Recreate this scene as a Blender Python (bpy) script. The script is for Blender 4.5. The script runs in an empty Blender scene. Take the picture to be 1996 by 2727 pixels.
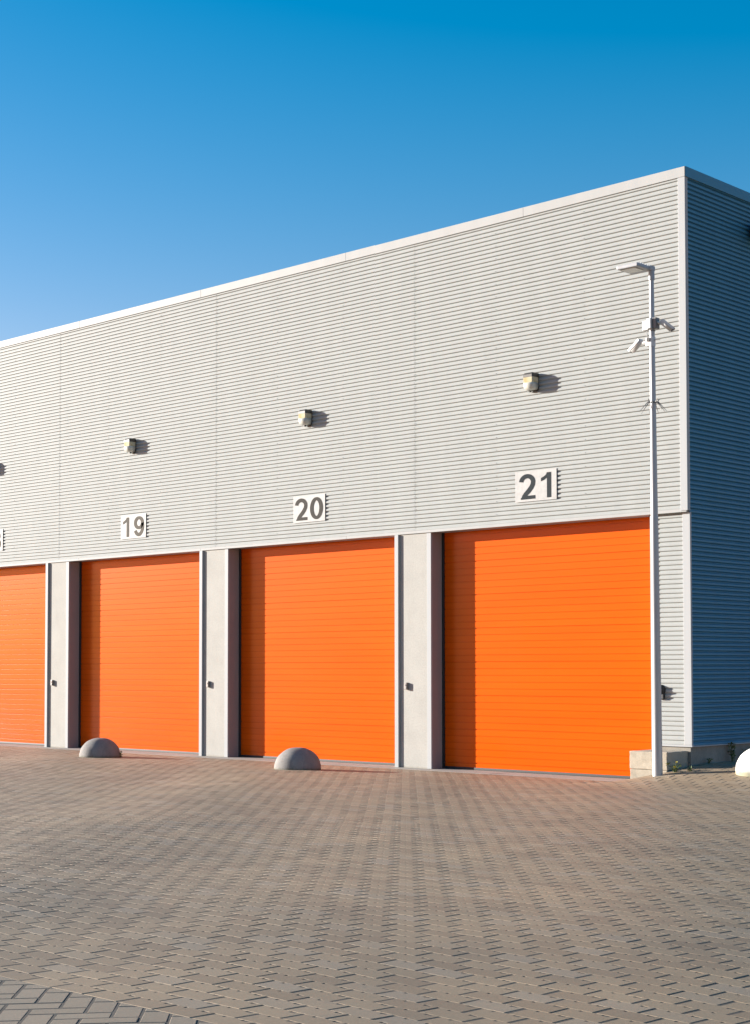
import bpy, bmesh, math, random
from mathutils import Vector, Matrix
random.seed(7)
sc = bpy.context.scene
C = sc.collection
R = math.radians

# ---------------------------------------------------------------- placement constants (metres)
PERIOD = 5.167          # door bay spacing
PX = -5.040             # right edge of the pillar left of door 21
PW = 0.803              # pillar width with its two edge trims
DOOR_Y = 0.30           # door plane, behind the pillar faces
ZC = 4.0                # underside of the ribbed cladding
ZF, ZR = 8.983, 9.135   # fascia
XL = -31.0              # left end of the building
YB = 16.0               # back of the building
CAM = Vector((12.65142, -19.94993, 1.69379))
CR = Vector((0.72263662, 0.69122754, -0.00089466))
CU = Vector((0.02842597, -0.02842438, 0.99919168))
CF = Vector((-0.69064338, 0.72207793, 0.04018931))
FPX, PPX, PPY = 4208.75, 987.6, 1612.3
SUN_L = Vector((0.774, 0.33, -0.188)).normalized()

def to_px(p):
    d = Vector(p) - CAM
    z = d.dot(CF)
    if z < .3: return None
    return PPX + FPX*d.dot(CR)/z, PPY - FPX*d.dot(CU)/z, z

def sstep(a, b, x):
    t = min(1, max(0, (x-a)/(b-a)))
    return t*t*(3-2*t)

def gz(x, y):
    """height of the paved yard"""
    d = max(0.0, -y)
    r = .026*d if d < 3 else .078 + .0105*(min(d, 24)-3)
    r += .31*sstep(-1.2, .3, x)*sstep(-2.2, .4, y)
    k = sstep(.6, 3.5, d)
    r += k*(.014*math.sin(x*1.05+y*.55+1.2) + .010*math.sin(x*.43-y*1.35+.4) + .006*math.sin(2.1*x+1.7*y) + .0024*math.sin(3.1*x+2.2*y+.5)*math.sin(1.7*x-3.6*y) + .0010*math.sin(6.1*x-4.3*y+1)*math.sin(2.2*x+5.2*y))
    return r

# ---------------------------------------------------------------- mesh helpers
class MB:
    """collects shapes for one mesh object"""
    def __init__(self): self.v, self.f, self.s = [], [], []
    def add(self, v, f, smooth=False):
        o = len(self.v); self.v += [tuple(p) for p in v]
        for q in f: self.f.append(tuple(i+o for i in q)); self.s.append(smooth)
    def box(self, x0, x1, y0, y1, z0, z1, bev=0.0, M=None):
        bm = bmesh.new()
        bmesh.ops.create_cube(bm, size=1)
        for v in bm.verts:
            v.co = Vector(((x0+x1)/2+v.co.x*(x1-x0), (y0+y1)/2+v.co.y*(y1-y0), (z0+z1)/2+v.co.z*(z1-z0)))
        if bev > 0:
            bmesh.ops.bevel(bm, geom=list(bm.edges), offset=bev, segments=2, affect='EDGES', profile=.6)
        self.bm(bm, M); return self
    def bm(self, bm, M=None, smooth=False):
        bm.verts.index_update()
        self.add([(M @ v.co if M else v.co.copy()) for v in bm.verts], [[v.index for v in f.verts] for f in bm.faces], smooth)
        bm.free(); return self
    def tube(self, pts, rad, n=16, caps=True, smooth=True):
        pts = [Vector(p) for p in pts]
        if not isinstance(rad, (list, tuple)): rad = [rad]*len(pts)
        vs, fs = [], []
        for i, p in enumerate(pts):
            a = pts[max(0, i-1)]; b = pts[min(len(pts)-1, i+1)]
            t = (b-a).normalized()
            ref = Vector((0, 0, 1)) if abs(t.z) < .9 else Vector((1, 0, 0))
            u = t.cross(ref).normalized(); w = t.cross(u)
            for k in range(n):
                an = 2*math.pi*k/n
                vs.append(p+(u*math.cos(an)+w*math.sin(an))*rad[i])
        for i in range(len(pts)-1):
            for k in range(n):
                k2 = (k+1) % n
                fs.append((i*n+k, (i+1)*n+k, (i+1)*n+k2, i*n+k2))
        self.add(vs, fs, smooth)
        if caps:
            self.add(vs[:n], [tuple(range(n))]); self.add(vs[-n:], [tuple(range(n))[::-1]])
        return self
    def lathe(self, prof, n=40, center=(0, 0, 0), smooth=True, fn=None):
        vs, fs = [], []
        for r, z in prof:
            for k in range(n):
                a = 2*math.pi*k/n
                p = Vector((r*math.cos(a), r*math.sin(a), z))
                if fn: p = fn(p)
                vs.append(p+Vector(center))
        for i in range(len(prof)-1):
            for k in range(n):
                k2 = (k+1) % n
                fs.append((i*n+k, i*n+k2, (i+1)*n+k2, (i+1)*n+k))
        self.add(vs, fs, smooth); return self
    def build(self, name, mat, parent=None, origin=None):
        me = bpy.data.meshes.new(name)
        o = Vector(origin) if origin else Vector((0, 0, 0))
        me.from_pydata([tuple(Vector(v)-o) for v in self.v], [], self.f)
        me.polygons.foreach_set('use_smooth', self.s)
        bm = bmesh.new(); bm.from_mesh(me)
        bmesh.ops.recalc_face_normals(bm, faces=bm.faces); bm.to_mesh(me); bm.free()
        me.update()
        if mat: me.materials.append(mat)
        ob = bpy.data.objects.new(name, me); C.objects.link(ob)
        ob.location = o
        if parent:
            ob.parent = parent
            pl = Vector((0, 0, 0)); q = parent
            while q: pl += q.location; q = q.parent
            ob.location = o-pl
        return ob

def empty(name, loc):
    o = bpy.data.objects.new(name, None); C.objects.link(o); o.location = loc
    o.empty_display_size = .1
    return o
def tag(o, label=None, cat=None, group=None, kind=None):
    if label: o['label'] = label
    if cat: o['category'] = cat
    if group: o['group'] = group
    if kind: o['kind'] = kind
    return o
def copy_tree(o, parent=None):
    c = o.copy(); C.objects.link(c)
    if parent: c.parent = parent
    for ch in list(o.children): copy_tree(ch, c)
    return c

# ---------------------------------------------------------------- materials
def new_mat(name):
    m = bpy.data.materials.new(name); m.use_nodes = True
    nt = m.node_tree
    return m, nt, nt.nodes['Principled BSDF']
def nd(nt, typ, **kw):
    n = nt.nodes.new(typ)
    for k, v in kw.items():
        if k in n.inputs: n.inputs[k].default_value = v
        else: setattr(n, k, v)
    return n
def noise(nt, scale, detail=4, rough=.55, vec=None, stretch=None):
    tc = nd(nt, 'ShaderNodeTexCoord')
    src = tc.outputs['Object'] if vec is None else vec
    if stretch:
        mp = nd(nt, 'ShaderNodeMapping'); mp.inputs['Scale'].default_value = stretch
        nt.links.new(src, mp.inputs['Vector']); src = mp.outputs['Vector']
    n = nd(nt, 'ShaderNodeTexNoise', Scale=scale, Detail=detail, Roughness=rough)
    nt.links.new(src, n.inputs['Vector'])
    return n
def ramp(nt, src, stops):
    r = nd(nt, 'ShaderNodeValToRGB'); cr = r.color_ramp
    while len(cr.elements) < len(stops): cr.elements.new(.5)
    for e, (p, c) in zip(cr.elements, stops):
        e.position = p; e.color = (*c, 1) if len(c) == 3 else c
    nt.links.new(src, r.inputs['Fac']); return r
def mix(nt, a, b, fac, blend='MIX'):
    m = nd(nt, 'ShaderNodeMix', data_type='RGBA', blend_type=blend)
    for sock, val in ((m.inputs[6], a), (m.inputs[7], b), (m.inputs[0], fac)):
        if hasattr(val, 'is_output'): nt.links.new(val, sock)
        elif isinstance(val, (tuple, list)): sock.default_value = (*val, 1) if len(val) == 3 else val
        else: sock.default_value = val
    return m.outputs[2]
def bump(nt, b, src, strength, dist=.01):
    n = nd(nt, 'ShaderNodeBump', Strength=strength, Distance=dist)
    nt.links.new(src, n.inputs['Height']); nt.links.new(n.outputs['Normal'], b.inputs['Normal'])

def mat_paint(name, col, rough=.4, var=.06, spec=.5, metal=0.0, coat=0.0, wav=0.0, dirt=.0, streak=(1.2, 1.2, .25)):
    m, nt, b = new_mat(name)
    n = noise(nt, 3.0, 5, .6, stretch=streak)
    lo = tuple(c*(1-var) for c in col); hi = tuple(min(1, c*(1+var)) for c in col)
    r = ramp(nt, n.outputs['Fac'], [(.3, lo), (.7, hi)])
    out = r.outputs['Color']
    if dirt:
        n2 = noise(nt, 9.0, 6, .7, stretch=(2.5, 2.5, .35))
        rr = ramp(nt, n2.outputs['Fac'], [(.52, (0, 0, 0)), (.8, (1, 1, 1))])
        mm = nd(nt, 'ShaderNodeMath', operation='MULTIPLY'); mm.inputs[1].default_value = dirt
        nt.links.new(rr.outputs['Color'], mm.inputs[0])
        out = mix(nt, out, tuple(c*.55 for c in col), mm.outputs[0])
    nt.links.new(out, b.inputs['Base Color'])
    b.inputs['Roughness'].default_value = rough
    b.inputs['Metallic'].default_value = metal
    b.inputs['Specular IOR Level'].default_value = spec
    b.inputs['Coat Weight'].default_value = coat
    if wav:
        n3 = noise(nt, 1.6, 2, .4, stretch=(1, 1, 2.2))
        bump(nt, b, n3.outputs['Fac'], wav, .02)
    return m

def mat_concrete(name, col, var=.16, rough=.85, bumpk=.25, stain=.35, moss=None):
    m, nt, b = new_mat(name)
    n1 = noise(nt, 2.3, 6, .62)
    n2 = noise(nt, 40, 4, .6)
    n3 = noise(nt, 5, 5, .65, stretch=(1.6, 1.6, .4))
    r1 = ramp(nt, n1.outputs['Fac'], [(.32, tuple(c*(1-var) for c in col)), (.68, tuple(min(1, c*(1+var)) for c in col))])
    st = ramp(nt, n3.outputs['Fac'], [(.55, (0, 0, 0)), (.78, (stain,)*3)])
    o = mix(nt, r1.outputs['Color'], tuple(c*.62 for c in col), st.outputs['Color'])
    sp = ramp(nt, n2.outputs['Fac'], [(.3, (.86,)*3), (.7, (1.06,)*3)])
    o = mix(nt, o, sp.outputs['Color'], 1.0, 'MULTIPLY')
    if moss:
        tc = nd(nt, 'ShaderNodeTexCoord'); sep = nd(nt, 'ShaderNodeSeparateXYZ')
        nt.links.new(tc.outputs['Object'], sep.inputs[0])
        ad = nd(nt, 'ShaderNodeMath', operation='MULTIPLY_ADD'); ad.inputs[1].default_value = .09
        nt.links.new(n3.outputs['Fac'], ad.inputs[0]); 
        neg = nd(nt, 'ShaderNodeMath', operation='MULTIPLY'); neg.inputs[1].default_value = -1
        nt.links.new(sep.outputs['Z'], neg.inputs[0]); nt.links.new(neg.outputs[0], ad.inputs[2])
        rm = ramp(nt, ad.outputs[0], [(.0, (0, 0, 0)), (.045, (.75,)*3)])
        o = mix(nt, o, moss, rm.outputs['Color'])
    nt.links.new(o, b.inputs['Base Color'])
    b.inputs['Roughness'].default_value = rough
    b.inputs['Specular IOR Level'].default_value = .3
    bump(nt, b, n2.outputs['Fac'], bumpk, .004)
    return m

def mat_flat(name, col, rough=.5, metal=0.0, spec=.5):
    m, nt, b = new_mat(name)
    n = noise(nt, 12, 3)
    r = ramp(nt, n.outputs['Fac'], [(.3, tuple(c*.9 for c in col)), (.7, tuple(min(1, c*1.1) for c in col))])
    nt.links.new(r.outputs['Color'], b.inputs['Base Color'])
    b.inputs['Roughness'].default_value = rough; b.inputs['Metallic'].default_value = metal
    b.inputs['Specular IOR Level'].default_value = spec
    return m

M_CLAD = mat_paint('cladding_paint', (.340, .352, .340), rough=.5, var=.035, wav=.06, dirt=.10, spec=.03)
M_SIDE = mat_paint('shaded_side_cladding', (.055, .195, .30), rough=.5, var=.04, wav=.05, dirt=.06, spec=.2)  # shaded copy of the cladding, skylight blue put into its colour
M_FASCIA = mat_paint('fascia_paint', (.37, .372, .362), rough=.5, var=.04, spec=.05)
M_FASCIAS = mat_paint('shaded_side_fascia', (.06, .21, .315), rough=.5, var=.03, spec=.2)  # shaded copy of the fascia, same blue shade in the colour
M_TRIM = mat_paint('trim_paint', (.365, .373, .375), rough=.5, var=.03, spec=.08)
M_DOOR = mat_paint('door_paint', (.62, .086, .0008), rough=.20, var=.07, wav=.02, spec=.17, streak=(.12, .12, 1.0), dirt=.10)
M_CONC = mat_concrete('pillar_concrete', (.365, .355, .325), var=.06, stain=.22, bumpk=.12, moss=(.22, .195, .15))
M_REVEAL_SHADE = mat_paint('reveal_shade', (.29, .25, .245), rough=.5, var=.04, spec=.3)  # brown shade and door bounce of the reveals put into the colour
M_SILL = mat_concrete('sill_concrete', (.30, .27, .235), var=.1, stain=.25)
M_PLINTH = mat_concrete('plinth_concrete', (.25, .23, .195), var=.14, stain=.45)
M_BLOCK = mat_concrete('block_concrete', (.36, .315, .245), var=.14, stain=.5)
M_DOME = mat_concrete('dome_concrete', (.225, .21, .195), var=.17, stain=.55, bumpk=.6, moss=(.08, .08, .03))
M_DOMEW = mat_concrete('white_painted_concrete', (.62, .61, .59), var=.03, stain=.06, bumpk=.1, moss=(.22, .20, .08))
M_GALV = mat_paint('galvanised_steel', (.37, .375, .38), rough=.42, var=.06, metal=.25, streak=(6, 6, 1))
M_WHITE = mat_flat('white_plastic', (.58, .575, .56), .4)
M_GREYP = mat_flat('grey_plastic', (.33, .335, .345), .45)
M_KEY = mat_flat('key_switch_grey', (.20, .175, .155), .45)
M_BLACK = mat_flat('black_rubber', (.018, .018, .02), .6)
M_CAP = mat_flat('dark_lamp_housing', (.05, .045, .038), .45)
M_SIGN = mat_flat('sign_white', (.375, .37, .357), .6, spec=.2)
M_STEEL = mat_flat('dull_steel', (.16, .155, .15), .5, .5)
M_ROOF = mat_flat('roof_membrane', (.25, .25, .26), .8)
M_NUM = [mat_flat('numeral_slate', (.036, .042, .046), .75, spec=.03), mat_flat('numeral_haze_grey', (.07, .066, .06), .75, spec=.03),  # digits paler sign by sign, lens haze put into their colour
         mat_flat('numeral_haze_taupe', (.125, .115, .10), .75, spec=.03), mat_flat('numeral_haze_pale', (.135, .125, .105), .75, spec=.03)]

def mat_glass():
    m, nt, b = new_mat('yellowed_lens')
    tc = nd(nt, 'ShaderNodeTexCoord'); w = nd(nt, 'ShaderNodeTexWave', Scale=26.0, Distortion=.3)
    w.bands_direction = 'X'; nt.links.new(tc.outputs['Object'], w.inputs['Vector'])
    n = noise(nt, 7, 3)
    r = ramp(nt, n.outputs['Fac'], [(.35, (.50, .41, .20)), (.65, (.60, .55, .40))])
    nt.links.new(r.outputs['Color'], b.inputs['Base Color'])
    b.inputs['Roughness'].default_value = .12
    b.inputs['Transmission Weight'].default_value = .12
    b.inputs['Specular IOR Level'].default_value = .25
    bump(nt, b, w.outputs['Fac'], .12, .006)
    return m
M_LENS = mat_glass()
M_BOWL = mat_flat('lens_glint', (.52, .52, .46), .12, spec=.5)  # lower lens whitened, its bright glint put into the colour
M_LED = mat_flat('lamp_diffuser', (.55, .53, .47), .2)

def mat_paver(name, cols):
    m, nt, b = new_mat(name)
    at = nd(nt, 'ShaderNodeAttribute', attribute_name='tone')
    r = ramp(nt, at.outputs['Fac'], cols)
    n1 = noise(nt, .55, 5, .6); n2 = noise(nt, 90, 3, .7); n3 = noise(nt, 7, 4, .6)
    big = ramp(nt, n1.outputs['Fac'], [(.3, (.82, .83, .84)), (.7, (1.12, 1.09, 1.05))])
    o = mix(nt, r.outputs['Color'], big.outputs['Color'], 1.0, 'MULTIPLY')
    gr = ramp(nt, n2.outputs['Fac'], [(.25, (.78,)*3), (.75, (1.18,)*3)])
    o = mix(nt, o, gr.outputs['Color'], .8, 'MULTIPLY')
    st = ramp(nt, n3.outputs['Fac'], [(.56, (0, 0, 0)), (.8, (.30,)*3)])
    o = mix(nt, o, (.15, .135, .115), st.outputs['Color'])
    nt.links.new(o, b.inputs['Base Color'])
    b.inputs['Roughness'].default_value = .62
    b.inputs['Specular IOR Level'].default_value = .45
    bump(nt, b, n2.outputs['Fac'], .22, .003)
    return m
PCOL = [(0, (.218, .160, .102)), (.35, (.256, .191, .122)), (.7, (.274, .206, .132)), (.85, (.268, .212, .150)), (.9, (.226, .181, .127)), (1, (.242, .196, .140))]
M_PAVE = mat_paver('paver_concrete', PCOL)
M_SAND = mat_concrete('joint_sand', (.078, .068, .056), var=.2, rough=.95)
def mat_ground():
    m, nt, b = new_mat('far_paving')
    tc = nd(nt, 'ShaderNodeTexCoord')
    br = nd(nt, 'ShaderNodeTexBrick', Scale=1.0)
    br.inputs['Brick Width'].default_value = .27; br.inputs['Row Height'].default_value = .1365
    br.inputs['Mortar Size'].default_value = .006
    br.inputs['Color1'].default_value = (.235, .183, .118, 1); br.inputs['Color2'].default_value = (.265, .206, .133, 1)
    br.inputs['Mortar'].default_value = (.12, .10, .078, 1)
    nt.links.new(tc.outputs['Object'], br.inputs['Vector'])
    n1 = noise(nt, .4, 4)
    big = ramp(nt, n1.outputs['Fac'], [(.3, (.85,)*3), (.7, (1.1,)*3)])
    o = mix(nt, br.outputs['Color'], big.outputs['Color'], 1.0, 'MULTIPLY')
    nt.links.new(o, b.inputs['Base Color']); b.inputs['Roughness'].default_value = .8
    return m
M_GROUND = mat_ground()
def mat_leaf(name, a, c):
    m, nt, b = new_mat(name)
    n = noise(nt, 30, 2); r = ramp(nt, n.outputs['Fac'], [(.35, a), (.65, c)])
    nt.links.new(r.outputs['Color'], b.inputs['Base Color']); b.inputs['Roughness'].default_value = .6
    return m
M_LEAF = mat_leaf('weed_leaf', (.05, .085, .02), (.13, .16, .04))
M_FLOWER = mat_leaf('weed_flower', (.45, .38, .04), (.6, .5, .06))

# ---------------------------------------------------------------- ground sheet
def lin(a, b, s):
    n = int(round((b-a)/s)); return [a+(b-a)*i/n for i in range(n+1)]
xs = [-420, -200, -100, -60] + lin(-44, 26, .5) + [40, 80, 200, 420]
ys = [-420, -200, -100, -60] + lin(-40, 22, .5) + [40, 90, 200, 420]
gb = MB()
gv = [(x, y, gz(x, y)-.022) for y in ys for x in xs]
nx = len(xs)
gf = [(j*nx+i, j*nx+i+1, (j+1)*nx+i+1, (j+1)*nx+i) for j in range(len(ys)-1) for i in range(nx-1)]
gb.add(gv, gf, True)
ground = tag(gb.build('ground', M_GROUND), kind='structure')

# ---------------------------------------------------------------- pavers: running bond over the yard, diagonal herringbone past the cut line
CUT = -15.575
ROWOFF = .05425
verts, faces, tones = [], [], []
def emit(outline, x, y, tilt, dz, tone, c=.006):
    """outline: list of (px,py) top outline, pre-inset list same length; builds chamfered stone"""
    top, low = outline
    o = len(verts); n = len(top)
    z0 = gz(x, y)
    gx = (gz(x+.1, y)-gz(x-.1, y))/.2+tilt[0]; gy = (gz(x, y+.1)-gz(x, y-.1))/.2+tilt[1]
    def Z(p): return z0+dz+(p[0]-x)*gx+(p[1]-y)*gy
    for p in top: verts.append((p[0], p[1], Z(p)))
    for p in low: verts.append((p[0], p[1], Z(p)-c*.8))
    for p in low: verts.append((p[0], p[1], Z(p)-.03))
    faces.append(tuple(range(o, o+n)))
    for i in range(n):
        j = (i+1) % n
        faces.append((o+n+i, o+n+j, o+j, o+i))
        faces.append((o+2*n+i, o+2*n+j, o+n+j, o+n+i))
    tones.extend([tone]*(3*n))
BX, BY = .27, .1365
def prot(pts, a=R(-2.2), c=(7.0, -15.575)):
    return [(c[0]+(p[0]-c[0])*math.cos(a)-(p[1]-c[1])*math.sin(a), c[1]+(p[0]-c[0])*math.sin(a)+(p[1]-c[1])*math.cos(a)) for p in pts]
def visible(x, y, m=420):
    q = to_px((x, y, gz(x, y)))
    return q and -m < q[0] < 1996+m and 1880 < q[1] < 2727+420
for r in range(int(-18/BY), int(9/BY)):
    y = r*BY+ROWOFF
    off = (r % 2)*BX/2
    for k in range(int(-32/BX), int(20/BX)):
        x = k*BX+off
        if y-BY/2 < CUT-.002: continue
        wx, wy = prot([(x, y)])[0]
        if wx < .14 and wy > -.39: continue               # the sill strip stands there
        if -.86 < wx < .10 and wy > -.57: continue        # and the low wall here
        if not visible(wx, wy, 2400): continue
        d = (Vector((wx, wy, 0))-CAM).length
        gap = .006+random.random()*.004+(.004 if random.random() < .06 else 0)
        hx, hy = BX/2-gap/2-(.001+random.random()*.002), BY/2-.0006-random.random()*.0006
        c = .0052; cl = .0004
        jx, jy = random.gauss(0, .001), random.gauss(0, .0006)
        x0, x1, y0, y1 = x-hx+jx, x+hx+jx, y-hy+jy, y+hy+jy
        ti = (random.gauss(0, .0012), random.gauss(0, .0008))
        if d < 17 and visible(wx, wy):
            low = [(x0, y0), (x1, y0), (x1, y1)]; top = [(x0+c, y0+cl), (x1-c, y0+cl), (x1-c, y1-cl)]
            for q_, ln in ((x0+BX*.75, .040), (x0+BX*.25, .019)):
                low += [(q_+ln/2, y1), (q_+ln/2-.002, y1-.018), (q_-ln/2+.002, y1-.018), (q_-ln/2, y1)]
                top += [(q_+ln/2+.001, y1-cl), (q_+ln/2, y1-.020), (q_-ln/2, y1-.020), (q_-ln/2-.001, y1-cl)]
            low.append((x0, y1)); top.append((x0+c, y1-cl))
        else:
            low = [(x0, y0), (x1, y0), (x1, y1), (x0, y1)]
            top = [(x0+c, y0+cl), (x1-c, y0+cl), (x1-c, y1-cl), (x0+c, y1-cl)]
        emit((prot(top), prot(low)), *prot([(x, y)])[0], ti, random.gauss(0, .00015), random.random()*.87)
# diagonal zone
def clip(poly, lim):
    out = []
    for i in range(len(poly)):
        a, b = poly[i], poly[(i+1) % len(poly)]
        ia, ib = a[1] <= lim, b[1] <= lim
        if ia: out.append(a)
        if ia != ib:
            t = (lim-a[1])/(b[1]-a[1]); out.append((a[0]+(b[0]-a[0])*t, lim))
    return out
def inset(poly, d):
    n = len(poly); res = []
    for i in range(n):
        p0, p1, p2 = Vector(poly[i-1]), Vector(poly[i]), Vector(poly[(i+1) % n])
        e1 = (p1-p0).normalized(); e2 = (p2-p1).normalized()
        n1 = Vector((-e1.y, e1.x)); n2 = Vector((-e2.y, e2.x))
        k = 1+n1.dot(n2)
        if k < .15: k = .15
        res.append(tuple(p1+(n1+n2)*(d/k)))
    return res
W2 = .125
ca, sa = math.cos(R(49)), math.sin(R(49))
ax, ay = 6.663, -16.025
def rot(p): return prot([rot0(p)])[0]
def rot0(p): return (ax+p[0]*ca-p[1]*sa, ay+p[0]*sa+p[1]*ca)
for i in range(-60, 60):
    for j in range(-60, 60):
        bx = (i+2*j)*W2; by = (-i+2*j)*W2
        for rect in (((bx, by), (bx+2*W2, by), (bx+2*W2, by+W2), (bx, by+W2)),
                     ((bx+2*W2, by), (bx+3*W2, by), (bx+3*W2, by+2*W2), (bx+2*W2, by+2*W2))):
            g = .004+random.random()*.0015
            (ra, rb), (rc, rd) = rect[0], rect[2]
            q = [rot(p) for p in ((ra+g, rb+g), (rc-g, rb+g), (rc-g, rd-g), (ra+g, rd-g))]
            cx = sum(p[0] for p in q)/4; cy = sum(p[1] for p in q)/4
            if cy > CUT+.2 or not visible(cx, cy, 2400): continue
            q = prot(clip(prot(q, R(2.2)), CUT-.003))
            if len(q) < 3: continue
            ar = abs(sum(q[k][0]*q[(k+1) % len(q)][1]-q[(k+1) % len(q)][0]*q[k][1] for k in range(len(q))))/2
            if ar < .0012: continue
            qq = []
            for p in q:
                if not qq or (Vector(p)-Vector(qq[-1])).length > .004: qq.append(p)
            if len(qq) < 3: continue
            emit((inset(qq, .005), qq), cx, cy, (random.gauss(0, .001), random.gauss(0, .001)), random.gauss(0, .0003), .86+.14*random.random())
pm = bpy.data.meshes.new('pavement')
pm.from_pydata(verts, [], faces)
at = pm.attributes.new('tone', 'FLOAT', 'POINT'); at.data.foreach_set('value', tones)
pm.materials.append(M_PAVE); pm.update()
pave = bpy.data.objects.new('pavement', pm); C.objects.link(pave); tag(pave, kind='structure')

# bed of joint sand under the stones
sb = MB(); SX = lin(-33, 21, .15); SY = lin(-18, 9, .15)
def bedz(x, y): return gz(x, y)-.0015
sb.add([(x, y, bedz(x, y)) for y in SY for x in SX],
       [(j*len(SX)+i, j*len(SX)+i+1, (j+1)*len(SX)+i+1, (j+1)*len(SX)+i) for j in range(len(SY)-1) for i in range(len(SX)-1) if visible(SX[i]+.07, SY[j]+.07, 2300)], True)
tag(sb.build('joint_sand', M_SAND), kind='structure')

# concrete threshold strip along the doors
kb = MB()
x = XL
while x < -.70:
    x2 = min(x+2.5, -.70)
    kb.box(x+.003, x2-.003, -.325, .42, -.15, .012+random.gauss(0, .0012), .006); x = x2
tag(kb.build('threshold_strip', M_SILL), kind='structure')

# ---------------------------------------------------------------- the building
bld = tag(empty('storage_building', (0, 0, 0)),
          'long pale ribbed metal storage building with orange roller doors and concrete pillars', 'building')
PITCH = .0701
def prof(z0, z1, crest, valley):
    """(offset, z) polyline of the ribbed sheet, starting at z0"""
    pts = []; z = z0
    while z < z1-.001:
        for dz, o in ((0, crest), (.024, crest), (.030, crest+(valley-crest)*.15), (.042, valley-(valley-crest)*.06), (.053, valley), (.057, valley-(valley-crest)*.12), (.0655, crest+(valley-crest)*.12)):
            if z+dz < z1: pts.append((o, z+dz))
        z += PITCH
    pts.append((crest, z1)); return pts
def sheet(mb, pts, a, b, axis, da=0, db=0):
    vs = []
    for o, z in pts:
        if axis == 'x': vs += [(a, o+da, z), (b, o+db, z)]
        else: vs += [(-(o+da), a, z), (-(o+db), b, z)]
    mb.add(vs, [(2*i, 2*i+1, 2*i+3, 2*i+2) for i in range(len(pts)-1)])
def screw(mb, p, axis):
    mt = Matrix.Translation(p) @ (Matrix.Rotation(R(90), 4, 'X') if axis == 'x' else Matrix.Rotation(R(90), 4, 'Y'))
    bm = bmesh.new(); bmesh.ops.create_cone(bm, cap_ends=True, segments=6, radius1=.006, radius2=.004, depth=.006)
    mb.bm(bm, mt)
CRE, VAL = -.018, 0.001
seams = [XL] + [PX-PW*.5+PERIOD*k+.02 for k in range(-5, 1)] + [-.095]
pts = prof(ZC+.048, ZF+.01, CRE, VAL)
for a, b in zip(seams, seams[1:]):
    mb = MB()
    sheet(mb, pts, a, b+(.03 if b < -.2 else 0), 'x', .0022, 0)
    for fx in (.0, 1/3, 2/3):
        sx = a+.05+(b-a)*fx
        for q in range(2, int((ZF-ZC)/PITCH)-1, 3):
            screw(mb, (sx, CRE-.003, ZC+.048+q*PITCH+.014), 'x')
    mb.build('wall_cladding', M_CLAD, bld)
# side wall
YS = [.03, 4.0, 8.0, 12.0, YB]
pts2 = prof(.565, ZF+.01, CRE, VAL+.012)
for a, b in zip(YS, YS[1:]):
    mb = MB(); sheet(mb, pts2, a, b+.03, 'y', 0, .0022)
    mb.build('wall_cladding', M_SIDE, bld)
# lower sheet right of the last door
JX = PX-PW+PERIOD         # left edge of the last jamb
mb = MB(); sheet(mb, prof(.575, ZC+.03, .045, .063), JX+.085, -.10, 'x')
mb.build('wall_cladding', M_CLAD, bld)
# flashings
mb = MB()
x = XL
while x < -.1:
    x2 = min(x+4.0, .0)
    mb.box(x, x2-.002, -.022, .06, ZC, ZC+.046, .003); x = x2
mb.build('drip_flashing', M_FASCIA, bld)
mb = MB()
mb.box(-JX*-1+.085, .03, .028, .075, .545, .573, .003)
mb.box(-.01, .034, .078, YB, .545, .563, .003)
mb.build('drip_flashing', M_TRIM, bld)
mb = MB()
x = XL
while x < -.1:
    x2 = min(x+4.0, .035)
    mb.box(x, x2-.0025, -.035, .35, ZF, ZR, .006) if x2 < 0 else mb.box(x, .028, -.035, .35, ZF, ZR, .006); x = x2
mb.build('roof_fascia', M_FASCIA, bld)
mb = MB()
y = -.028
while y < YB:
    y2 = min(y+4.0, YB); mb.box(.0285, .040, y, y2-.0025, ZF-.001, ZR-.001, .002); mb.box(-.25, .028, max(y, .354), y2-.0025, ZF, ZR-.002); y = y2
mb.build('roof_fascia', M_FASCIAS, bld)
mb = MB()
mb.box(-.098, .024, -.030, .0, 4.02, ZF-.001, .004); mb.box(-.006, .024, .0, .045, 4.02, ZF-.001, .003)
mb.build('corner_trim', M_TRIM, bld)
mb = MB()
mb.box(-.105, .024, .030, .07, .574, ZC-.001, .004)
mb.build('corner_trim', M_TRIM, bld)
# structure behind the skins
mb = MB(); mb.box(XL, -.24, .34, YB, ZR-.25, ZR-.08); mb.build('roof', M_ROOF, bld)
mb = MB(); mb.box(XL, -.12, .07, .40, ZC-.05+.10, ZC+.9); mb.box(XL, -.04, .42, .55, ZC-.06, ZF); mb.box(XL, JX, -.004, .45, ZC-.0+.052, ZC+.08)
mb.build('lintel', M_CONC, bld)
mb = MB(); mb.box(XL, JX+.05, .06, .42, ZC+.004, ZC+.044); mb.build('soffit', M_TRIM, bld)
mb = MB(); mb.box(XL, 0, YB-.1, YB, -.2, ZR-.1); mb.box(XL-.02, XL+.1, -.01, YB, -.2, ZR-.1); mb.build('back_wall', M_CLAD, bld)
# plinth
mb = MB(); mb.box(JX+.10, -.008, .052, .4, -.2, .543, .006); mb.box(-.35, -.010, .40, YB, -.2, .543, .004)
mb.build('plinth', M_PLINTH, bld)

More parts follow.
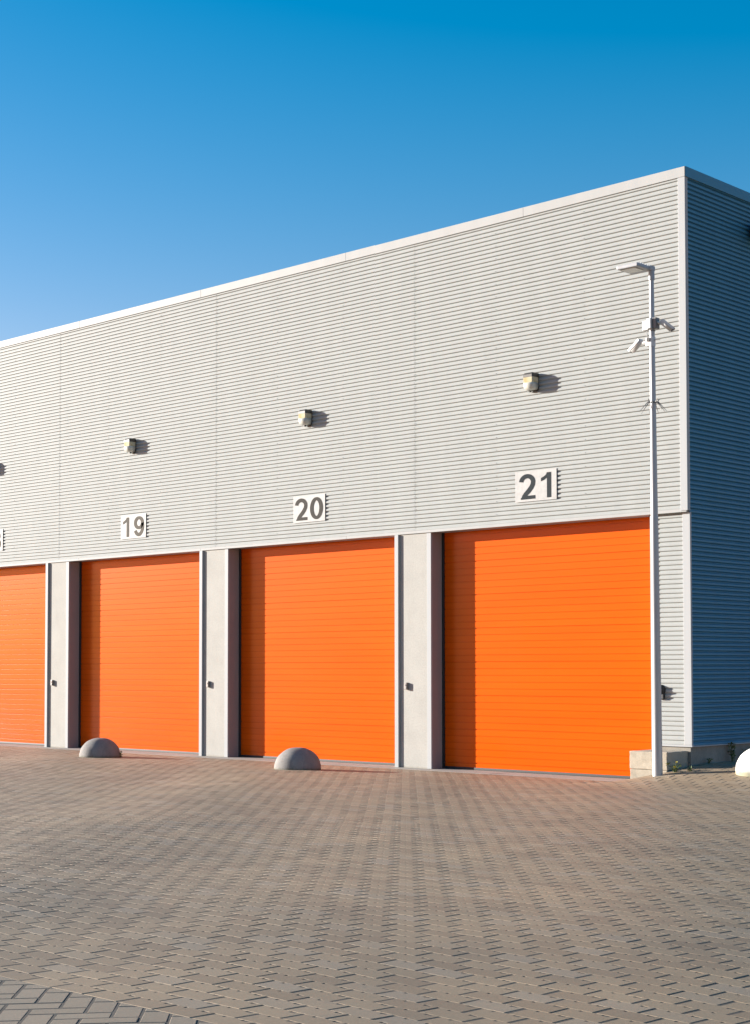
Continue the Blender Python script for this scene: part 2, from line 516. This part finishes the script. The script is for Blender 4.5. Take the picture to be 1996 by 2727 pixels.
GROOVE = .1122
def door_mesh(x0, x1):
    mb = MB(); ptsd = [(DOOR_Y, .051)]
    z = .062+GROOVE*.55; k = 0
    while z < ZC+.12:
        w = .0075 if k % 5 else .0095; d = .008 if k % 5 else .011
        ptsd += [(DOOR_Y, z-w), (DOOR_Y+d, z-w*.8), (DOOR_Y+d, z+w*.8), (DOOR_Y, z+w)]
        z += GROOVE; k += 1
    ptsd.append((DOOR_Y, ZC+.15))
    vs = []
    for o, zz in ptsd: vs += [(x0, o, zz), (x1, o, zz)]
    mb.add(vs, [(2*i, 2*i+1, 2*i+3, 2*i+2) for i in range(len(ptsd)-1)])
    return mb
nums = {0: '21', 1: '20', 2: '19', 3: '18'}
for b in range(0, 5):
    xr = PX-PERIOD*b                      # right edge of the pillar at the left of this door
    # pillar (concrete) between the trims
    mb = MB(); mb.box(xr-PW+.085, xr-.0, .0, .60, -.1, ZC+.045, .004); mb.build('pillar', M_CONC, bld)
    mb = MB(); mb.box(xr-PW, xr-PW+.085, -.040, .27, -.05, ZC-.003, .004); mb.build('jamb_trim', M_TRIM, bld)
    mb = MB(); mb.box(xr-.088, xr+.003, -.006, .03, .012, ZC-.003, .002); mb.build('jamb_trim', M_TRIM, bld)
    mb = MB(); mb.box(xr-.03, xr+.0035, .028, DOOR_Y+.02, .014, ZC-.004, .001); mb.build('reveal_shade_panel', M_REVEAL_SHADE, bld)  # added panel over the pillar concrete, carries the reveal's shade
    d = door_mesh(xr+.045, xr+PERIOD-PW+.02).build('roller_door', M_DOOR, bld)
    s = MB(); s.box(xr+.05, xr+PERIOD-PW+.02, DOOR_Y-.012, DOOR_Y+.03, .012, .050, .006); s.build('bottom_seal', M_BLACK, d)
    g = MB(); g.box(xr+.004, xr+.044, DOOR_Y-.03, DOOR_Y+.06, .012, ZC+.1, .003); g.build('guide_rail', M_BLACK, d)
# jamb right of the last door
mb = MB(); mb.box(JX, JX+.085, .032, .27, -.05, ZC-.003, .004); mb.build('jamb_trim', M_TRIM, bld)
mb = MB(); mb.box(JX+.02, -.02, .30, .60, -.1, ZC+.04); mb.build('pillar', M_CONC, bld)
# blank wall left of the last built bay
mb = MB(); mb.box(XL, PX-PERIOD*4-PW+.09, .02, .5, -.1, ZC); mb.build('pillar', M_CONC, bld)

# ---------------------------------------------------------------- number signs
def stroke(mb, pts, t, closed=False):
    """flat ribbon of width t along pts (x, z), raised 3 mm off the board"""
    n = len(pts); L_, R_ = [], []
    for i in range(n):
        a = Vector(pts[(i-1) % n] if closed or i else pts[0]); b = Vector(pts[(i+1) % n] if closed or i < n-1 else pts[-1])
        d = (b-a).normalized(); nn = Vector((-d.y, d.x))
        tt = t[i] if isinstance(t, list) else t
        L_.append(Vector(pts[i])+nn*tt/2); R_.append(Vector(pts[i])-nn*tt/2)
    vs = [(p.x, -.0035, p.y) for p in L_]+[(p.x, -.0035, p.y) for p in R_]
    m = n if closed else n-1
    mb.add(vs, [(i, (i+1) % n, n+(i+1) % n, n+i) for i in range(m)])
def arc(cx, cz, rx, rz, a0, a1, n=22):
    return [(cx+rx*math.cos(R(a0+(a1-a0)*i/n)), cz+rz*math.sin(R(a0+(a1-a0)*i/n))) for i in range(n+1)]
def poly(mb, pts, y=-.0035): mb.add([(x, y, z) for x, z in pts], [tuple(range(len(pts)))])
def glyph(ch):
    """digit in a box 1 high, centred; heavy grotesque forms"""
    mb = MB(); T = .18
    if ch == '1':
        poly(mb, [(.08, -.5), (.245, -.5), (.245, .5), (.08, .5)])
        poly(mb, [(.0795, .5), (.0795, .29), (-.03, .215), (-.16, .165), (-.16, .295), (-.05, .345), (.05, .42), (.115, .5)], -.00352)
    if ch == '0':
        stroke(mb, arc(0, 0, .245, .428, 0, 360, 48)[:-1], [T*(.80+.28*abs(math.cos(2*math.pi*i/48))) for i in range(48)], True)
    if ch == '2':
        stroke(mb, arc(-.005, .185, .245, .24, 176, -8, 20)+[(.222, .07), (.165, -.04), (.06, -.17), (-.07, -.30), (-.15, -.40), (-.185, -.47)], [.175]*21+[.18, .185, .185, .175, .155, .12])
        poly(mb, [(-.275, -.5), (.325, -.5), (.325, -.36), (-.16, -.36), (-.262, -.44)], -.00354)
    if ch in '98':
        sg = 1
        if ch == '9':
            stroke(mb, arc(-.01, .175, .235, .255, 0, 360, 40)[:-1], [T*(.86+.2*abs(math.cos(2*math.pi*i/40))) for i in range(40)], True)
            stroke(mb, arc(-.02, -.0, .265, .425, 22, -150, 30), T)
        else:
            stroke(mb, arc(0, .235, .19, .197, 0, 360, 40)[:-1], T*.92, True)
            stroke(mb, arc(0, -.205, .235, .227, 0, 360, 40)[:-1], T*.95, True)
    return mb
SX0 = -2.785
words = {'21': 'dark slate', '20': 'mid grey', '19': 'haze-paled taupe', '18': 'haze-paled'}
for b, txt in nums.items():
    cx = SX0-PERIOD*b
    s = MB(); s.box(-.4145, .4145, 0, .002, -.2455, .2455, .0006)
    sg = s.build('number_sign', M_SIGN); sg.location = (cx, -.027, 4.610)
    tag(sg, {'21': 'white number sign reading 21 in dark slate digits', '20': 'white number sign reading 20 in mid grey digits',
             '19': 'white number sign reading 19 in haze-paled taupe digits', '18': 'white number sign ending in 8, cut off by the left edge'}[txt],
        'sign', 'number signs above the doors')
    # (centre x, width) of each digit
    cxs = {'21': (-.168, .187), '20': (-.203, .195), '19': (-.259, .190), '18': (-.259, .190)}[txt]
    for ch, dx in zip(txt, cxs):
        g = glyph(ch)
        g.v = [(x*.49+dx, y, z*.400-.006) for x, y, z in g.v]
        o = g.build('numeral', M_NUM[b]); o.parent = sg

# ---------------------------------------------------------------- wall lamps
def prism(mb, poly_front, depth_fn, *a): pass
def make_lamp(name):
    root = empty(name, (0, 0, 0))
    # local: x along the wall, -y out of the wall, z up, origin at the fixing
    p = MB(); p.box(-.105, .105, -.025, 0, -.135, .135, .01)
    p.box(-.085, -.045, -.05, .0, -.150, -.13, .004); p.box(.035, .075, -.05, 0, -.150, -.13, .004)
    p.build('back_plate', M_CAP, root)
    c = MB()
    prof_ = [(-.106, -.02), (-.104, -.138), (-.086, -.168), (.086, -.168), (.104, -.138), (.106, -.02)]
    n = len(prof_)
    lo = [(x, y, .066) for x, y in prof_]; md = [(x, y, .108) for x, y in prof_]; hi = [(x*.84, -.02+(y+.02)*.84, .138) for x, y in prof_]
    c.add(lo+md+hi, [(i, (i+1) % n, n+(i+1) % n, n+i) for i in range(n)] + [(n+i, n+(i+1) % n, 2*n+(i+1) % n, 2*n+i) for i in range(n)] + [tuple(range(n))[::-1], tuple(range(2*n, 3*n))])
    c.build('cap', M_CAP, root)
    l = MB()
    rings = []
    for z, k, kd in ((.066, .98, .98), (-.02, .98, .97)):
        rings.append([(x*k, -.02+(y+.02)*kd, z) for x, y in prof_])
    vs = sum(rings, []); fs = []
    for r in range(len(rings)-1):
        fs += [(r*n+i, r*n+(i+1) % n, (r+1)*n+(i+1) % n, (r+1)*n+i) for i in range(n)]
    fs += [tuple(range(n)), tuple(range((len(rings)-1)*n, len(rings)*n))[::-1]]
    l.add(vs, fs); lo_ = l.build('lens', M_LENS, root)
    l = MB(); rings = []
    for z, k, kd in ((-.0205, .99, .985), (-.06, 1.0, .99), (-.095, .96, .92), (-.12, .87, .76), (-.133, .72, .55)):
        rings.append([(x*k, -.02+(y+.02)*kd, z) for x, y in prof_])
    vs = sum(rings, []); fs = []
    for r in range(len(rings)-1):
        fs += [(r*n+i, r*n+(i+1) % n, (r+1)*n+(i+1) % n, (r+1)*n+i) for i in range(n)]
    fs += [tuple(range(n)), tuple(range((len(rings)-1)*n, len(rings)*n))[::-1]]
    l.add(vs, fs, True); l.build('lens_bowl', M_BOWL, root)
    b = MB(); b.tube([(-.05, -.085, -.02), (.05, -.085, -.02)], .022, 12); b.build('bulb', M_WHITE, root)
    return root
lamp0 = make_lamp('wall_lamp')
lamp_words = ['wall lamp with black cap and yellowed lens above the 21 sign', 'wall lamp with black cap and yellowed lens above the 20 sign',
              'wall lamp with black cap and yellowed lens above the 19 sign', 'wall lamp mostly out of frame at the left edge, only its shadow showing']
for b in range(4):
    o = lamp0 if b == 0 else copy_tree(lamp0)
    o.location = (-2.815-PERIOD*b, -.020, 6.268)
    tag(o, lamp_words[b], 'lamp', 'bulkhead lamps on the ribbed wall')
# floodlight on the shaded side wall
fl = tag(empty('floodlight', (.02, 1.95, 8.50)), 'dark square floodlight on the shaded side wall, cut off by the right edge', 'lamp')
p = MB(); p.box(.0, .03, 1.86, 2.04, 8.42, 8.60, .004); p.box(.03, .12, 1.92, 1.98, 8.50, 8.54, .004); p.build('bracket', M_STEEL, fl)
p = MB(); p.box(.09, .34, 1.735, 2.165, 8.425, 8.63, .012)
for k in range(6): p.box(.12+k*.035, .13+k*.035, 1.76, 2.14, 8.63, 8.65, .002)
p.build('housing', M_STEEL, fl)
p = MB(); p.box(.115, .325, 1.76, 2.14, 8.385, 8.424, .006); p.build('lens', M_LED, fl)

# ---------------------------------------------------------------- key switch boxes
KB = [(-5.590, -.0, 1.40, 'small key switch box on the pillar between doors 20 and 21'),
      (-5.590-PERIOD, -.0, 1.40, 'small key switch box on the pillar between doors 19 and 20'),
      (-5.590-2*PERIOD, -.0, 1.40, 'small key switch box on the pillar left of door 19')]
def make_box():
    root = empty('key_switch_box', (0, 0, 0))
    b = MB(); b.box(-.029, .029, -.05, 0, -.06, .06, .006); b.build('housing', M_KEY, root)
    k = MB(); k.tube([(0, -.05, .015), (0, -.056, .015)], .013, 14); k.build('lock', M_STEEL, root); k = MB(); k.box(-.018, .018, -.052, -.05, -.045, -.02, .0008); k.build('plate', M_STEEL, root)
    return root
kb0 = make_box()
for i, (x, y, z, lab) in enumerate(KB):
    o = kb0 if i == 0 else copy_tree(kb0)
    o.location = (x, y, z); tag(o, lab, 'switch box', 'key switches by the doors')
sw = tag(empty('control_box', (-.50, .045, 1.345)), 'dark round control box on ribbed sheet just right of the lamp pole', 'control box')
p = MB(); p.lathe([(.0, .07), (.04, .066), (.062, .045), (.07, .0)], 20); 
p.v = [(x, -z, y*1.15) for x, y, z in p.v]
q = MB(); q.add([(x-.50, y+.045, z+1.375) for x, y, z in p.v], p.f, True)
q.box(-.56, -.44, .0, .044, 1.24, 1.32, .012)
q.build('housing', M_BLACK, sw)
p = MB(); p.tube([(-.50, -.026, 1.375), (-.50, -.034, 1.375)], .022, 14); p.build('button', M_STEEL, sw)

# ---------------------------------------------------------------- dome bollards
def dome(name, cx, cy, rad, h, mat, label, cat, group=None):
    rnd = random.Random(hash(name+label) % 1000 if False else int(abs(cx*100)))
    ph = [rnd.random()*6 for _ in range(6)]
    def fn(p):
        k = 1+.008*math.sin(3*p.x/rad+ph[0])*math.sin(4*p.z/rad+ph[1])+.006*math.sin(9*p.y/rad+ph[2])*math.sin(7*p.x/rad+ph[3])+.004*math.sin(17*p.z/rad+ph[4])
        return p*k
    pr = [(rad*1.0, -.08), (rad*1.0, .02)]
    for i in range(1, 15):
        a = i/15*math.pi/2
        pr.append((rad*math.cos(a)**.92, .02+(h-.02)*math.sin(a)**.97))
    pr.append((.004, h))
    m = MB(); m.lathe(pr, 48, fn=fn)
    o = m.build(name, mat); o.location = (cx, cy, gz(cx, cy))
    tag(o, label, cat, group); return o
GD = 'concrete dome bollards in front of the doors'
dome('dome_bollard', -11.56, -1.99, .382, .355, M_DOME, 'weathered grey concrete dome standing in front of door 19', 'bollard', GD)
dome('dome_bollard', -6.08, -2.09, .382, .355, M_DOME, 'weathered grey concrete dome standing in front of door 20', 'bollard', GD)
dome('dome_bollard', 1.36, -.33, .345, .345, M_DOMEW, 'bright white dome cut by the right edge beside the shaded wall', 'bollard')

# ---------------------------------------------------------------- low wall of two concrete courses
lw = tag(empty('low_wall', (-.38, -.25, .0)), 'low stained concrete retaining wall at the corner behind the lamp pole', 'wall')
def rough_block(x0, x1, y0, y1, z0, z1):
    bm = bmesh.new(); bmesh.ops.create_cube(bm, size=1)
    for v in bm.verts: v.co = Vector(((x0+x1)/2+v.co.x*(x1-x0), (y0+y1)/2+v.co.y*(y1-y0), (z0+z1)/2+v.co.z*(z1-z0)))
    bmesh.ops.bevel(bm, geom=list(bm.edges), offset=.012, segments=2, affect='EDGES', profile=.55)
    bmesh.ops.subdivide_edges(bm, edges=[e for e in bm.edges if e.calc_length() > .15], cuts=5, use_grid_fill=True)
    rr = random.Random(3)
    for v in bm.verts: v.co += Vector((rr.gauss(0, .0016), rr.gauss(0, .0016), rr.gauss(0, .0016)))
    return MB().bm(bm)
rough_block(-.705, -.055, -.505, .048, .225, .487).build('concrete_course', M_BLOCK, lw)
rough_block(-.700, -.060, -.500, .045, -.12, .222).build('concrete_course', M_BLOCK, lw)

# ---------------------------------------------------------------- lamp pole with cameras
bx, by = -.010, -.82
zb = gz(bx, by)
def pole_x(z): return bx-.037*(z-zb)/(7.36-zb)
pole = tag(empty('lamp_post', (bx, by, zb)), 'tall galvanised lamp post with flat head in front of the building corner', 'lamp post')
m = MB()
m.tube([(pole_x(z), by, z) for z in (zb-.15, 2.0, 3.86)], [.073, .0625, .0535], 28)
m.tube([(pole_x(z), by, z) for z in (3.862, 5.5, 7.36)], [.0515, .0425, .034], 28, True)
m.build('shaft', M_GALV, pole)
m = MB(); m.tube([(pole_x(3.85), by, 3.845), (pole_x(3.88), by, 3.875)], [.0555, .0535], 28); m.build('joint_collar', M_GALV, pole)
# head
hd = MB(); hd.box(-.385, -.030, -1.205, -.80, 7.437, 7.492, .012)
for k in range(5): hd.box(-.11, -.045, -1.14+k*.06, -1.125+k*.06, 7.492, 7.512, .002)
hd.box(-.105, -.012, -.90, -.765, 7.430, 7.505, .018)
hdo = hd.build('lamp_head', M_GREYP, pole)
hd = MB(); hd.box(-.345, -.10, -1.165, -.93, 7.428, 7.436, .002); hd.build('lens', M_LED, hdo)
hd = MB(); hd.tube([(-.046, by, 7.30), (-.046, by, 7.44)], [.046, .042], 20); hd.build('neck', M_GREYP, hdo)
# security cameras
def cam_thing(label, mount, axis, roll_up, mat):
    """bullet camera: mount is where the bracket meets the pole, axis the pointing direction"""
    root = tag(empty('security_camera', mount), label, 'camera', 'security cameras on the lamp post')
    return root
def bullet(root, tail, tip, r, mount, mat):
    tail, tip, mount = Vector(tail), Vector(tip), Vector(mount)
    ax_ = (tip-tail).normalized(); side = ax_.cross(Vector((0, 0, 1))).normalized(); up = side.cross(ax_)
    L = (tip-tail).length
    M = Matrix((( *side, 0), ( *ax_, 0), ( *up, 0), (0, 0, 0, 1))).transposed(); M.translation = tail
    b = MB(); bm = bmesh.new(); bmesh.ops.create_cube(bm, size=1)
    for v in bm.verts: v.co = Vector((v.co.x*r*1.8, (v.co.y+.5)*L, v.co.z*r*1.8))
    bmesh.ops.bevel(bm, geom=[e for e in bm.edges], offset=r*.45, segments=3, affect='EDGES')
    b.bm(bm, M, True); b.build('body', mat, root)
    s = MB(); bm = bmesh.new(); bmesh.ops.create_cube(bm, size=1)
    for v in bm.verts: v.co = Vector((v.co.x*r*2.25, v.co.y*L*.98+L*.56, v.co.z*.006+r*1.02))
    bmesh.ops.bevel(bm, geom=[e for e in bm.edges], offset=.0025, segments=1, affect='EDGES')
    s.bm(bm, M)
    for sx in (-1, 1):
        bm = bmesh.new(); bmesh.ops.create_cube(bm, size=1)
        for v in bm.verts: v.co = Vector((v.co.x*.005+sx*r*1.11, v.co.y*L*.98+L*.56, v.co.z*r*.8+r*.62))
        s.bm(bm, M)
    s.build('sunshield', mat, root)
    g = MB(); p0 = M @ Vector((0, L-.004, 0)); p1 = M @ Vector((0, L+.004, 0)); g.tube([p0, p1], r*.62, 16); g.build('lens', M_BLACK, root)
    a = MB(); j = M @ Vector((0, L*.12, -r*.6))
    mid = Vector(((mount.x*.45+j.x*.55), (mount.y*.45+j.y*.55), mount.z+.004))
    a.tube([mount, mid, j], [.020, .022, .018], 12); a.build('bracket', mat, root)
zA = 6.40
rA = cam_thing('white security camera on the lamp post pointing down left, the lower one', (pole_x(zA), by, zA), None, None, M_WHITE)
bullet(rA, (-.205, -.835, 6.445), (-.415, -.795, 6.312), .040, (pole_x(zA)-.055, by-.02, zA+.0), M_WHITE)
m = MB(); m.tube([(pole_x(zA), by, zA-.065), (pole_x(zA), by, zA+.07)], .0475, 20); m.box(-.125, -.06, by-.045, by+.045, zA-.06, zA+.065, .008); m.build('pole_clamp', M_WHITE, rA)
m = MB(); m.tube([(pole_x(zA)-.035, by-.052, zA+.03), (pole_x(zA)-.035, by-.06, zA+.03)], .03, 14); m.build('cable_gland', M_BLACK, rA)
m = MB(); m.tube([(pole_x(zA)+.03, by-.02, zA+.02), (.10, by-.02, zA+.01)], .006, 8); m.build('clamp_bolt', M_STEEL, rA)
zB = 6.655
rB = cam_thing('white security camera on the lamp post pointing down right, the upper one', (pole_x(zB), by, zB), None, None, M_WHITE)
bullet(rB, (.085, -.80, 6.690), (.235, -.72, 6.545), .040, (pole_x(zB)+.05, by, zB+.01), M_WHITE)
m = MB(); m.tube([(pole_x(zB), by, zB-.10), (pole_x(zB), by, zB-.085)], .0465, 20); m.box(-.005, .055, by-.05, by+.05, zB-.075, zB+.085, .008); m.build('pole_clamp', M_STEEL, rB)
jb = tag(empty('junction_box', (-.115, by-.01, 6.65)), 'small white cable junction box strapped to the lamp post beside the upper camera', 'junction box')
m = MB(); m.box(-.175, -.075, by-.055, by+.045, 6.575, 6.715, .008); m.box(-.076, -.015, by-.085, by-.035, 6.585, 6.735, .006); m.build('housing', M_WHITE, jb)
m = MB(); m.tube([(pole_x(6.6), by, 6.592), (pole_x(6.6), by, 6.60)], .0455, 20); m.build('strap', M_STEEL, jb); m = MB(); m.tube([(pole_x(6.6), by, 6.652), (pole_x(6.6), by, 6.658)], .045, 20); m.build('strap', M_STEEL, jb)
m = MB(); m.tube([(-.115, by-.03, 6.58), (-.105, by-.045, 6.52), (-.088, by-.045, 6.47), (-.088, by-.04, 6.44)], .006, 8); m.build('cable', M_STEEL, jb)
# anti climb spikes
zS = 5.52
sp = tag(empty('climb_guard', (pole_x(zS), by, zS)), 'ring of bent steel anti climb spikes around the lamp post', 'climb guard')
m = MB(); m.tube([(pole_x(zS), by, zS-.012), (pole_x(zS), by, zS+.012)], .047, 20); m.build('collar', M_STEEL, sp)
for k in range(9):
    a = 2*math.pi*k/9+.35; ca_, sa_ = math.cos(a), math.sin(a)
    c0 = Vector((pole_x(zS), by, zS))
    m = MB(); ln = .15+.03*random.random()
    m.tube([c0+Vector((ca_*.045, sa_*.045, .0)), c0+Vector((ca_*.075, sa_*.075, .008)), c0+Vector((ca_*(.075+ln*.72), sa_*(.075+ln*.72), -ln*.78))], [.007, .007, .003], 6)
    if k % 2 == 0: m.tube([c0+Vector((ca_*.06, sa_*.06, .0)), c0+Vector((ca_*.095, sa_*.095, .045))], [.006, .006], 6)
    m.build('spike', M_STEEL, sp)

# ---------------------------------------------------------------- weeds
def weed(label, x, y, z, h, n, spread, seed, flower=0, cat='plant'):
    rr = random.Random(seed)
    root = tag(empty('weed', (x, y, z)), label, cat, 'weeds along the plinth')
    st = MB(); lf = MB()
    for k in range(n):
        a = rr.random()*6.28; hh = h*(.45+.55*rr.random()); sp_ = spread*(.3+.7*rr.random())
        p0 = Vector((x+rr.gauss(0, .015), y+rr.gauss(0, .015), z-.02)); p2 = Vector((x+math.cos(a)*sp_, y+math.sin(a)*sp_, z+hh)); p1 = (p0+p2)/2+Vector((0, 0, hh*.2))
        st.tube([p0, p1, p2], [.004, .003, .0015], 5)
        for t in range(5+int(hh*22)):
            u = .15+.85*rr.random()
            p = p0.lerp(p1, u*2) if u < .5 else p1.lerp(p2, u*2-1)
            d = Vector((rr.gauss(0, 1), rr.gauss(0, 1), rr.gauss(.3, .6))).normalized(); L = .025+.035*rr.random()
            s = d.cross(Vector((rr.random(), rr.random(), 1))).normalized()*L*.28
            lf.add([p, p+d*L*.5+s, p+d*L, p+d*L*.5-s], [(0, 1, 2), (0, 2, 3)])
        if k < flower:
            fl_ = MB()
            for q in range(9):
                d = Vector((rr.gauss(0, 1), rr.gauss(0, 1), rr.gauss(.5, .6))).normalized(); s = d.cross(Vector((0, 0, 1))).normalized()*.010
                fl_.add([p2, p2+d*.018+s, p2+d*.03, p2+d*.018-s], [(0, 1, 2, 3)])
            fl_.build('flower', M_FLOWER, root)
    st.build('stem', M_LEAF, root); lf.build('leaves', M_LEAF, root)
weed('yellow flowering weed in the corner right of the lamp post', .13, -.60, gz(.13, -.60), .13, 9, .12, 5, 5)
weed('low green weed in the gutter left of the white dome', .33, -.50, gz(.33, -.5), .05, 6, .06, 9)
weed('tall dark weed against the shaded plinth', .07, 1.08, gz(.07, 1.08), .30, 9, .10, 2)
weed('bushy dark weed against the plinth behind the white dome', .08, 1.55, gz(.08, 1.55), .22, 10, .14, 4)
weed('tiny dark weed at the foot of the shaded plinth nearest the corner', .06, .42, gz(.06, .42), .10, 5, .07, 6)

weed('small dry weed at the right foot of the dome in front of door 19', -11.28, -1.72, gz(-11.28, -1.72), .13, 5, .07, 11)

# ---------------------------------------------------------------- light, sky, camera
w = bpy.data.worlds.new('World'); sc.world = w; w.use_nodes = True
nt = w.node_tree; bg = nt.nodes['Background']
sky = nt.nodes.new('ShaderNodeTexSky'); sky.sky_type = 'NISHITA'; sky.sun_disc = False
sd = -SUN_L
sky.sun_elevation = math.asin(sd.z); sky.sun_rotation = math.atan2(sd.x, sd.y) % (2*math.pi)
sky.air_density = 1.0; sky.dust_density = .35; sky.ozone_density = 2.2; sky.altitude = 0
hs = nt.nodes.new('ShaderNodeHueSaturation'); hs.inputs['Saturation'].default_value = 1.7
ga = nt.nodes.new('ShaderNodeGamma'); ga.inputs['Gamma'].default_value = .85
nt.links.new(sky.outputs[0], ga.inputs['Color']); nt.links.new(ga.outputs['Color'], hs.inputs['Color'])
nt.links.new(mix(nt, hs.outputs['Color'], (1.8, .936, .89), 1.0, 'MULTIPLY'), bg.inputs['Color'])
bg.inputs['Strength'].default_value = .0936
su = bpy.data.lights.new('sun', 'SUN'); su.energy = 5.0; su.angle = R(.5); su.color = (1, .955, .88)
so = bpy.data.objects.new('sun', su); C.objects.link(so); so.rotation_euler = SUN_L.to_track_quat('-Z', 'Y').to_euler()
so.location = (-20, -12, 12)
cd = bpy.data.cameras.new('camera'); co = bpy.data.objects.new('camera', cd); C.objects.link(co)
Mc = Matrix(((CR.x, CU.x, -CF.x, CAM.x), (CR.y, CU.y, -CF.y, CAM.y), (CR.z, CU.z, -CF.z, CAM.z), (0, 0, 0, 1)))
co.matrix_world = Mc
cd.sensor_fit = 'HORIZONTAL'; cd.sensor_width = 36; cd.lens = 36*FPX/1996
cd.shift_x = (998-PPX)/1996; cd.shift_y = (PPY-1363.5)/1996
cd.clip_end = 2000
sc.camera = co
sc.view_settings.view_transform = 'Standard'; sc.view_settings.look = 'None'
sc.view_settings.exposure = 1.5; sc.view_settings.gamma = 1
print('stones', len(verts))
